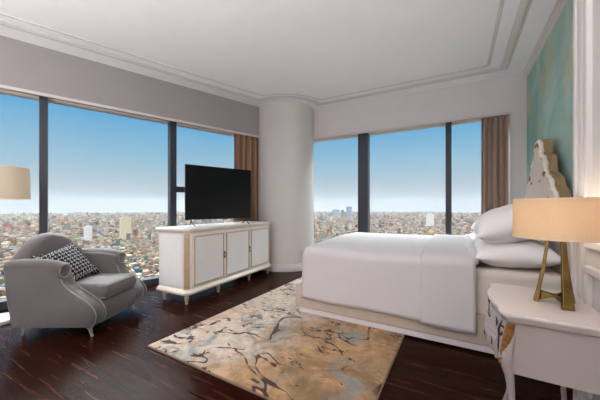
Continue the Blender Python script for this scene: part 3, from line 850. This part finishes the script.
# doors
dl = (L_ - 0.10) / 3
for k in range(3):
    a = 0.05 + k * dl; b = a + dl
    mb = MB(); mb.box(x1 - .002, x1 + 0.014, a + 0.003, b - 0.003, 0.185, 0.775); d = mb.obj('door', M['sb_white'], sb, smooth=False, bevel=0.004)
    MB().box(x1 + .008, x1 + 0.0165, a + 0.032, b - 0.032, 0.210, 0.750).obj('door_panel', M['panel_grey'], d, smooth=False)
    mb = MB()
    for (p0, p1, q0, q1) in ((a + .024, b - .024, 0.202, 0.214), (a + .024, b - .024, 0.746, 0.758), (a + .024, a + .036, 0.214, 0.746), (b - .036, b - .024, 0.214, 0.746)):
        mb.box(x1 + .008, x1 + 0.023, p0, p1, q0, q1)
    mb.obj('panel_moulding', M['champ_metal'], d, smooth=False, bevel=0.003)
    if k < 2:
        yh = b - 0.018
        mb = MB(); mb.box(x1 + .013, x1 + .018, yh - .010, yh + .010, 0.43, 0.53)
        mb.tube([(x1 + 0.03, yh + 0.022 * math.cos(t), 0.478 + 0.034 * math.sin(t)) for t in [2 * PI * i / 16 for i in range(17)]], 0.0055, 6)
        mb.box(x1 + .016, x1 + .032, yh - .006, yh + .006, 0.50, 0.514); mb.obj('handle', M['chrome'], d, smooth=False)
# near end panel and chamfer pilasters
m_ = MB(); m_.box(x0 + 0.02, x1 - ch_ - 0.015, y0 - 0.006, y0 + .004, 0.20, 0.765); m_.obj('end_panel', M['panel_grey'], sb, smooth=False)
for (cx_, cy_, rot) in ((x1 - ch_ / 2, y0 + ch_ / 2, -PI / 4), (x1 - ch_ / 2, y1 - ch_ / 2, PI / 4)):
    Mx = Matrix.Translation((cx_, cy_, 0)) @ Matrix.Rotation(rot, 4, 'Z')
    mb = MB(); mb.box(-0.004, 0.012, -0.030, 0.030, 0.17, 0.79, Mx)
    for q in (-0.018, 0.0, 0.018): mb.tube([Mx @ Vector((0.012, q, 0.20)), Mx @ Vector((0.012, q, 0.66))], 0.006, 6)
    mb.lathe([(0.001, 0), (0.018, 0.001), (0.02, 0.006), (0.008, 0.012), (0.001, 0.013)], 12, mat=Mx @ Matrix.Translation((0.010, 0, 0.735)) @ Matrix.Rotation(PI / 2, 4, 'Y'))
    mb.tube([Mx @ Vector((0.014, 0.012 * math.sin(t), 0.72 - t * 0.014)) for t in range(6)], 0.005, 6)
    mb.obj('pilaster', M['champ_metal'], sb, smooth=True)
for (fx, fy) in ((-0.015, 0.02), (-0.015, L_ - 0.02), (x0 + 0.05, 0.02), (x0 + 0.05, L_ - 0.02), (-0.02, L_ / 3 - .04), (-0.02, 2 * L_ / 3 + .04)):
    MB().lathe([(0.030, 0.108), (0.032, 0.10), (0.028, 0.092), (0.020, 0.088), (0.026, 0.078), (0.026, 0.068), (0.018, 0.03), (0.014, 0.012), (0.017, 0.006), (0.015, 0.0)], 16, cx=fx, cy=fy).obj('foot', M['champ_metal'], sb)

# ------------------------------------------------------------------ television
A_, B_ = Vector((-2.953, 2.215)), Vector((-2.64, 3.09))
mid_ = (A_ + B_) / 2; LT = (B_ - A_).length; ta = math.atan2(B_.y - A_.y, B_.x - A_.x)
tv = thing('television', (mid_.x, mid_.y, 0.849), ta, 'black flat screen television standing on the sideboard', 'television')
h0, h1 = 0.075, 0.775
MB().box(-LT / 2, LT / 2, -0.012, 0.012, h0, h1).obj('screen_panel', M['tv_case'], tv, smooth=False, bevel=0.003)
MB().box(-LT / 2 + .006, LT / 2 - .006, -0.0135, -0.011, h0 + .014, h1 - .006).obj('screen', M['tv_black'], tv, smooth=False)
MB().box(-LT * .36, LT * .36, 0.010, 0.045, h0 + 0.03, h0 + 0.38).obj('rear_housing', M['tv_case'], tv, smooth=False, bevel=0.01)
for sg in (-1, 1):
    mb = MB(); xx = sg * LT * 0.42
    mb.tube([(xx, 0, h0 + .01), (xx, -0.01, h0 - .025), (xx - sg * .01, -0.09, 0.006), (xx - sg * .012, -0.115, 0.006)], 0.006, 8)
    mb.tube([(xx, 0, h0 + .01), (xx, 0.01, h0 - .025), (xx - sg * .01, 0.085, 0.006), (xx - sg * .012, 0.105, 0.006)], 0.006, 8)
    mb.obj('stand_foot', M['tv_case'], tv)

# ------------------------------------------------------------------ the city below
rng = random.Random(7)
GZ = -150.0
def ground_mat():
    t = NT('city_ground'); v = t.coord()
    a = t.noise(v, 0.012, 5, 0.7); b = t.node('ShaderNodeTexVoronoi'); b.inputs['Scale'].default_value = 0.035; t.link(v, b.inputs['Vector'])
    col = t.ramp(a.outputs['Fac'], [(0.35, lin((44, 48, 40))), (0.5, lin((58, 54, 50))), (0.65, lin((70, 62, 56)))])
    col = t.mix(0.55, col, b.outputs['Distance'], 'OVERLAY')
    t.color(col); t.set(0.95, 0, 0.1); return t.m
n = 48; far = 9800
g = MB().lathe([(0.001, GZ - 20), (far, GZ - 20), (far, GZ), (0.001, GZ)], 64)
struct(g.obj('ground', ground_mat(), smooth=False))

CITY = 0.37
PAL = {'cream': (240, 214, 172), 'white': (246, 238, 228), 'pink': (230, 172, 146), 'terracotta': (200, 112, 84), 'blue': (110, 144, 178),
       'grey': (172, 164, 158), 'yellow': (234, 200, 132), 'green': (130, 156, 128), 'dark grey': (84, 78, 80), 'tan': (206, 168, 128)}
def bmat(name, c):
    c = tuple(255 * (x / 255) ** 1.0 * CITY for x in c); t = NT('facade_' + name.replace(' ', '_')); v = t.coord()
    br = t.node('ShaderNodeTexBrick'); br.offset = 0.0
    br.inputs['Scale'].default_value = 1.0; br.inputs['Brick Width'].default_value = 3.0; br.inputs['Row Height'].default_value = 3.2; br.inputs['Mortar Size'].default_value = 0.85
    br.inputs['Color1'].default_value = lin((34, 37, 42)); br.inputs['Color2'].default_value = lin((48, 50, 54)); br.inputs['Mortar'].default_value = lin(c)
    sx = t.node('ShaderNodeSeparateXYZ'); t.link(v, sx.inputs[0]); cb = t.node('ShaderNodeCombineXYZ')
    t.link(t.math('ADD', sx.outputs['X'], sx.outputs['Y']), cb.inputs['X']); t.link(sx.outputs['Z'], cb.inputs['Y']); t.link(cb.outputs[0], br.inputs['Vector'])
    ge = t.node('ShaderNodeNewGeometry'); s2 = t.node('ShaderNodeSeparateXYZ'); t.link(ge.outputs['Normal'], s2.inputs[0])
    isroof = t.math('GREATER_THAN', s2.outputs['Z'], 0.3)
    rn = t.noise(v, 0.3, 2); roof = t.ramp(rn.outputs['Fac'], [(0.3, tuple(x * .8 for x in lin(c)[:3]) + (1,)), (0.7, lin(c))])
    t.color(t.mix(isroof, br.outputs['Color'], roof)); t.set(0.85, 0, 0.2); return t.m
BM = {k: bmat(k, c) for k, c in PAL.items()}
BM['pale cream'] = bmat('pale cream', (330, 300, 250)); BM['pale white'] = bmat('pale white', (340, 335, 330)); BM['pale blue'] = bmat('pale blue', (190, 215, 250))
def building_mesh(kind, w, d, h):
    mb = MB()
    if kind == 0:   # flat roof with parapet and stair head
        mb.box(-w / 2, w / 2, -d / 2, d / 2, 0, h); t = 0.5
        mb.box(-w / 2, w / 2, -d / 2, -d / 2 + t, h, h + 1.0); mb.box(-w / 2, w / 2, d / 2 - t, d / 2, h, h + 1.0)
        mb.box(-w / 2, -w / 2 + t, -d / 2, d / 2, h, h + 1.0); mb.box(w / 2 - t, w / 2, -d / 2, d / 2, h, h + 1.0)
        mb.box(-w * .15, w * .2, -d * .1, d * .25, h, h + 2.6)
    elif kind == 1: # gabled roof
        mb.rings([[(-w / 2, -d / 2, 0), (w / 2, -d / 2, 0), (w / 2, -d / 2, h), (0, -d / 2, h + w * .3), (-w / 2, -d / 2, h)], [(-w / 2, d / 2, 0), (w / 2, d / 2, 0), (w / 2, d / 2, h), (0, d / 2, h + w * .3), (-w / 2, d / 2, h)]])
    else:           # stepped block
        mb.box(-w / 2, w / 2, -d / 2, d / 2, 0, h * .7); mb.box(-w / 2, w * .1, -d / 2, d / 2, h * .7, h); mb.box(-w * .4, -w * .1, -d * .2, d * .2, h, h + 2.2)
    return mb
protos = {}
for k in PAL:
    for kind in range(3):
        w, d, h = ((11, 15, 13), (13, 17, 8), (16, 18, 18))[kind]
        o = building_mesh(kind, w, d, h).obj('city_building', BM[k], smooth=False)
        protos[(k, kind)] = o
KIND_TXT = ('flat-roofed', 'gable-roofed', 'stepped')
f_, y0_, yaw = 272.0, 207.5, R(30.2)
def polar(azim, dist):   # azimuth measured from the view direction, positive right
    a = PI / 2 + yaw - azim
    return dist * math.cos(a), dist * math.sin(a)
def proj(x, y, z):
    X = x * math.cos(yaw) + y * math.sin(yaw); Y = -x * math.sin(yaw) + y * math.cos(yaw)
    if Y < 0.1: return (-999, 0)
    return 300 + f_ * X / Y, y0_ - f_ * (z - 1.08) / Y
def in_view(px, py):
    if px < 2 or px > 480: return False
    if 38 < px < 54 or 165 < px < 181 or 355 < px < 372 or 254 < px < 318: return False
    if px < 142:
        lim = 262 if px < 8 else (252 - (px - 8) * .5 if px < 40 else (232 if px < 66 else (240 if px < 84 else (248 if px < 128 else 262))))
        return py < lim
    if px < 155: return py < 274
    if px < 254: return py < 216 and px < 184
    if px < 360: return py < 262 - (px - 313) * .7 and py < 250
    return py < 229
placed = {}
BIG = []
def free(x, y, r):
    for (a, b, c) in BIG:
        if (a - x) ** 2 + (b - y) ** 2 < (c + r) ** 2: return False
    k = (int(x // 16), int(y // 16))
    for i in (-1, 0, 1):
        for j in (-1, 0, 1):
            for (a, b, c) in placed.get((k[0] + i, k[1] + j), ()):
                if (a - x) ** 2 + (b - y) ** 2 < (c + r) ** 2: return False
    placed.setdefault(k, []).append((x, y, r)); return True
names = list(PAL); wts = [20, 18, 16, 9, 5, 14, 6, 4, 9, 16]
# landmarks first: the taller blocks that stand out
def landmark(px, ytop, dist, w, d, col, label, crown=True):
    az = math.atan((px - 300) / f_); Yc = dist * math.cos(az)
    x, y = polar(az, dist); ztop = 1.08 + (y0_ - ytop) / f_ * Yc; h = ztop - GZ
    mb = MB(); mb.box(-w / 2, w / 2, -d / 2, d / 2, 0, h); 
    if crown: mb.box(-w * .3, w * .3, -d * .3, d * .3, h, h + 4)
    mb.box(-w * .55, w * .55, -d * .55, d * .55, 0, h * .15)
    o = mb.obj('tower_block', BM[col], smooth=False); o.location = (x, y, GZ); o.rotation_euler = (0, 0, -az + yaw + 0.3)
    BIG.append((x, y, max(w, d) * .75))
    tag(o, label, 'building')
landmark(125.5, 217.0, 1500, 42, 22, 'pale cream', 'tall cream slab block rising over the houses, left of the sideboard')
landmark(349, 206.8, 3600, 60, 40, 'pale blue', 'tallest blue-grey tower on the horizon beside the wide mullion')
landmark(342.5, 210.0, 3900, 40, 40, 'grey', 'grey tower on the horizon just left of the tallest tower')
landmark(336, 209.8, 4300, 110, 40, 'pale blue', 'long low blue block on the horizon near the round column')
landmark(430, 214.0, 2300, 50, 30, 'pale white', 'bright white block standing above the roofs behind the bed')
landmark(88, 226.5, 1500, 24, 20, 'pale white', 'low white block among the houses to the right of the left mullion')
cnt = 0; tries = 0; used = set()
while cnt < 292 and tries < 90000:
    tries += 1
    if rng.random() < 0.8: px = rng.uniform(2, 178)
    else: px = rng.uniform(315, 358)
    az = math.atan((px - 300) / f_); dist = 500 * (1 + 1.75 * rng.random() ** 0.8)
    x, y = polar(az, dist); kind = rng.choice((0, 0, 1, 2)); sc = rng.uniform(0.55, 0.95)
    hh = (13, 8, 18)[kind] * sc * rng.uniform(.8, 1.3)
    p = proj(x, y, GZ + hh * .8)
    if not in_view(p[0], p[1] + 1.5): continue
    if not free(x, y, 9.5 * sc): continue
    col = rng.choices(names, wts)[0]; o = protos[(col, kind)]
    if (col, kind) in used:
        o = o.copy(); C.objects.link(o)
    used.add((col, kind))
    o.location = (x, y, GZ); o.scale = (sc, sc, hh / (13, 8, 18)[kind]); o.rotation_euler = (0, 0, rng.choice((0.2, 0.2, 0.9, 1.4)) + rng.uniform(-.1, .1))
    tag(o, 'small %s %s city building seen far below the windows' % (col, KIND_TXT[kind]), 'building', 'houses and blocks of the city below')
    cnt += 1
for k, o in protos.items():
    if k not in used: bpy.data.objects.remove(o)

# everything further out, too many to count: one object with a colour per building
V = []; F = []; COLR = []
def add_block(x, y, w, d, h, rot, col):
    c, s = math.cos(rot), math.sin(rot); o = len(V)
    for z in (GZ, GZ + h):
        for a, b in ((-w / 2, -d / 2), (w / 2, -d / 2), (w / 2, d / 2), (-w / 2, d / 2)): V.append((x + a * c - b * s, y + a * s + b * c, z))
    for q in ((4, 5, 6, 7), (0, 1, 5, 4), (1, 2, 6, 5), (2, 3, 7, 6), (3, 0, 4, 7)): F.append(tuple(i + o for i in q)); 
    COLR.append(col)
lins = {k: lin(tuple(x * CITY for x in c)) for k, c in PAL.items()}
def jitter(c): k = rng.uniform(.45, 1.35); return (min(1, c[0] * k), min(1, c[1] * k), min(1, c[2] * k), 1)
for i in range(78000):
    az = rng.uniform(-R(74), R(52)); u = rng.random()
    dist = 170 + 2900 * u ** 0.75
    x, y = polar(az, dist); s = rng.uniform(.55, 1.0) * (1 + dist / 4000)
    if not free(x, y, 6.4 * s): continue
    h = rng.uniform(6, 16) + (rng.random() < .04) * rng.uniform(8, 26)
    if h > 25 and dist < 1200: h = 18
    add_block(x, y, 11 * s, 14 * s, h, rng.choice((0.2, .9, 1.4)), jitter(lins[rng.choices(names, wts)[0]]))
for i in range(29000):
    az = rng.uniform(-R(70), R(50)); dist = 2600 + 5800 * rng.random() ** .8
    x, y = polar(az, dist); s = rng.uniform(1.0, 2.4)
    if any((a - x) ** 2 + (b - y) ** 2 < (c + 12 * s) ** 2 for a, b, c in BIG): continue
    h = rng.uniform(8, 20) + (rng.random() < .05) * rng.uniform(10, 36)
    add_block(x, y, 13 * s, 15 * s, h, rng.choice((0.2, .9, 1.4)), jitter(lins[rng.choices(names, wts)[0]]))
me = bpy.data.meshes.new('distant_city'); me.from_pydata(V, [], F)
at = me.attributes.new('tint', 'FLOAT_COLOR', 'FACE'); at.data.foreach_set('color', np.repeat(np.array(COLR, dtype=np.float32), 5, axis=0).ravel())
t = NT('distant_facades'); an = t.node('ShaderNodeAttribute'); an.attribute_name = 'tint'; t.color(an.outputs['Color']); t.set(.9, 0, .1)
me.materials.append(t.m); o = bpy.data.objects.new('distant_city', me); C.objects.link(o)
tag(o, 'dense mass of pastel buildings spreading to the hazy horizon', 'city', kind='stuff')
# tree crowns between the buildings
mb = MB()
for i in range(20000):
    az = rng.uniform(-R(74), R(52)); dist = 180 + 2600 * rng.random() ** .8; x, y = polar(az, dist)
    r = rng.uniform(3, 6) * (1 + dist / 4000)
    if not free(x, y, r): continue
    h = rng.uniform(6, 13)
    ring = [(x + r * math.cos(a), y + r * math.sin(a), GZ + h * .55) for a in [2 * PI * k / 6 + i for k in range(6)]]
    mb.add([(x, y, GZ)] + ring + [(x + r * .3, y, GZ + h)], [(0, 1 + (k + 1) % 6, 1 + k) for k in range(6)] + [(7, 1 + k, 1 + (k + 1) % 6) for k in range(6)])
me = bpy.data.meshes.new('city_trees'); me.from_pydata(mb.v, [], mb.f); me.materials.append(paint('tree_green', (36, 46, 34), 0.9, var=.3, scale=.05))
o = bpy.data.objects.new('city_trees', me); C.objects.link(o); tag(o, 'green tree crowns scattered between the city houses', 'trees', kind='stuff')

# haze over the city
HAZE = True
if HAZE:
    hm = bpy.data.materials.new('city_haze'); hm.use_nodes = True; nt = hm.node_tree; nt.nodes.clear()
    vo = nt.nodes.new('ShaderNodeVolumeScatter'); vo.inputs['Color'].default_value = (0.13, 0.14, 0.15, 1); vo.inputs['Density'].default_value = 0.00008; vo.inputs['Anisotropy'].default_value = 0.0
    out = nt.nodes.new('ShaderNodeOutputMaterial'); nt.links.new(vo.outputs[0], out.inputs['Volume'])
    pl = [(-12, -9800), (-12, 12), (9800, 12), (9800, 9800), (-9800, 9800), (-9800, -9800)]
    o = MB().prism(pl, GZ - 2, 260).obj('haze', hm, smooth=False); tag(o, 'pale haze hanging over the far city', 'haze', kind='stuff')

# ------------------------------------------------------------------ light
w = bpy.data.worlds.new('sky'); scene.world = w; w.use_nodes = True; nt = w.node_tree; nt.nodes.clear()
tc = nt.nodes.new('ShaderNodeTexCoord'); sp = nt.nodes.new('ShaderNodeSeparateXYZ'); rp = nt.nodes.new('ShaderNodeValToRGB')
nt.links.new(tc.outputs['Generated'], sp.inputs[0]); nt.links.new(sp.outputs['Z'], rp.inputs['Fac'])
stops = [(0.0, (158, 164, 172)), (0.06, (156, 168, 177)), (0.15, (130, 166, 187)), (0.27, (84, 150, 191)), (0.40, (50, 136, 190)), (0.48, (50, 136, 190)), (0.56, 15.0), (1.0, 13.0)]  # unseen overhead stops raised far above the visible sky to light the room
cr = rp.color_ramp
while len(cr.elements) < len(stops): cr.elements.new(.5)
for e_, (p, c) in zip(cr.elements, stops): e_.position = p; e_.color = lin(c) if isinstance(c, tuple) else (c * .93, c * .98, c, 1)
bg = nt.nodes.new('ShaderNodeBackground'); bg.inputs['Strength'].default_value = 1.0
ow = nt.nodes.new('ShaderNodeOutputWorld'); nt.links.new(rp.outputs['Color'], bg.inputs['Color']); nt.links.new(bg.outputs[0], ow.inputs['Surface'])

sun = bpy.data.lights.new('sun', 'SUN'); sun.energy = 2.2; sun.angle = R(1.0); sun.color = (1, 0.91, 0.78)
so = bpy.data.objects.new('sun', sun); C.objects.link(so)
sd = Vector((0.55, -0.70, 0.55)).normalized()      # towards the sun: behind the building
so.rotation_euler = sd.to_track_quat('Z', 'Y').to_euler()

# ceiling fill lights added out of view to brighten the room
def fill_downlight(x, y, power, first=[None]):
    e = thing('fill_downlight', (x, y, H), 0, 'added unseen round ceiling fill light above the camera view', 'fill_downlight', 'added ceiling fill lights')
    MB().lathe([(0.10, -0.001), (0.10, -0.012), (0.125, -0.014), (0.13, -0.006), (0.13, -0.001)], 32).obj('trim_ring', M['trim'], e)
    l = bpy.data.lights.new('lamp', 'AREA'); l.shape = 'DISK'; l.size = 0.18; l.energy = power; l.color = (1.0, 0.98, 0.95); l.spread = R(118)
    o = bpy.data.objects.new('lamp', l); C.objects.link(o); o.parent = e; o.location = (0, 0, -0.02)
def fill_uplighter(x, y, power):  # invented floor fill light, unseen, added to brighten the ceiling
    e = thing('fill_uplighter', (x, y, 0), 0, 'added unseen floor fill light in a squat white can behind the camera', 'lamp', 'added floor fill lights behind the camera')
    MB().lathe([(0.12, 0.0), (0.125, 0.01), (0.125, 0.30), (0.115, 0.30), (0.11, 0.20), (0.001, 0.20)], 32).obj('can', M['trim'], e)
    l = bpy.data.lights.new('lamp', 'AREA'); l.shape = 'DISK'; l.size = 0.20; l.energy = power; l.color = (0.97, 0.985, 1.0); l.spread = R(140)
    o = bpy.data.objects.new('lamp', l); C.objects.link(o); o.parent = e; o.location = (0, 0, 0.285); o.rotation_euler = (PI, 0, 0)
for x, y, p in ((0.1, -0.9, 60), (-1.3, -1.7, 55), (-3.0, -1.7, 55)):
    fill_uplighter(x, y, p)
for x, y, p in ((-2.55, 0.42, 2), (-1.60, 0.98, 2), (-0.65, 1.55, 2)):
    fill_downlight(x, y, p)

# ------------------------------------------------------------------ camera
cd = bpy.data.cameras.new('camera'); co = bpy.data.objects.new('camera', cd); C.objects.link(co)
co.location = (0, 0, 1.08); co.rotation_euler = (PI / 2, 0, yaw)
cd.sensor_fit = 'HORIZONTAL'; cd.sensor_width = 36; cd.lens = 36 * f_ / 600; cd.shift_y = 7.5 / 600
cd.clip_start = 0.05; cd.clip_end = 30000
scene.camera = co

vs = scene.view_settings; vs.view_transform = 'Standard'; vs.look = 'None'; vs.gamma = 1; vs.exposure = 0.35; vs.use_curve_mapping = False
cy_ = scene.cycles
cy_.max_bounces = 10; cy_.diffuse_bounces = 6; cy_.glossy_bounces = 4; cy_.transparent_max_bounces = 16; cy_.volume_bounces = 1
cy_.use_denoising = True; cy_.caustics_reflective = False; cy_.caustics_refractive = False
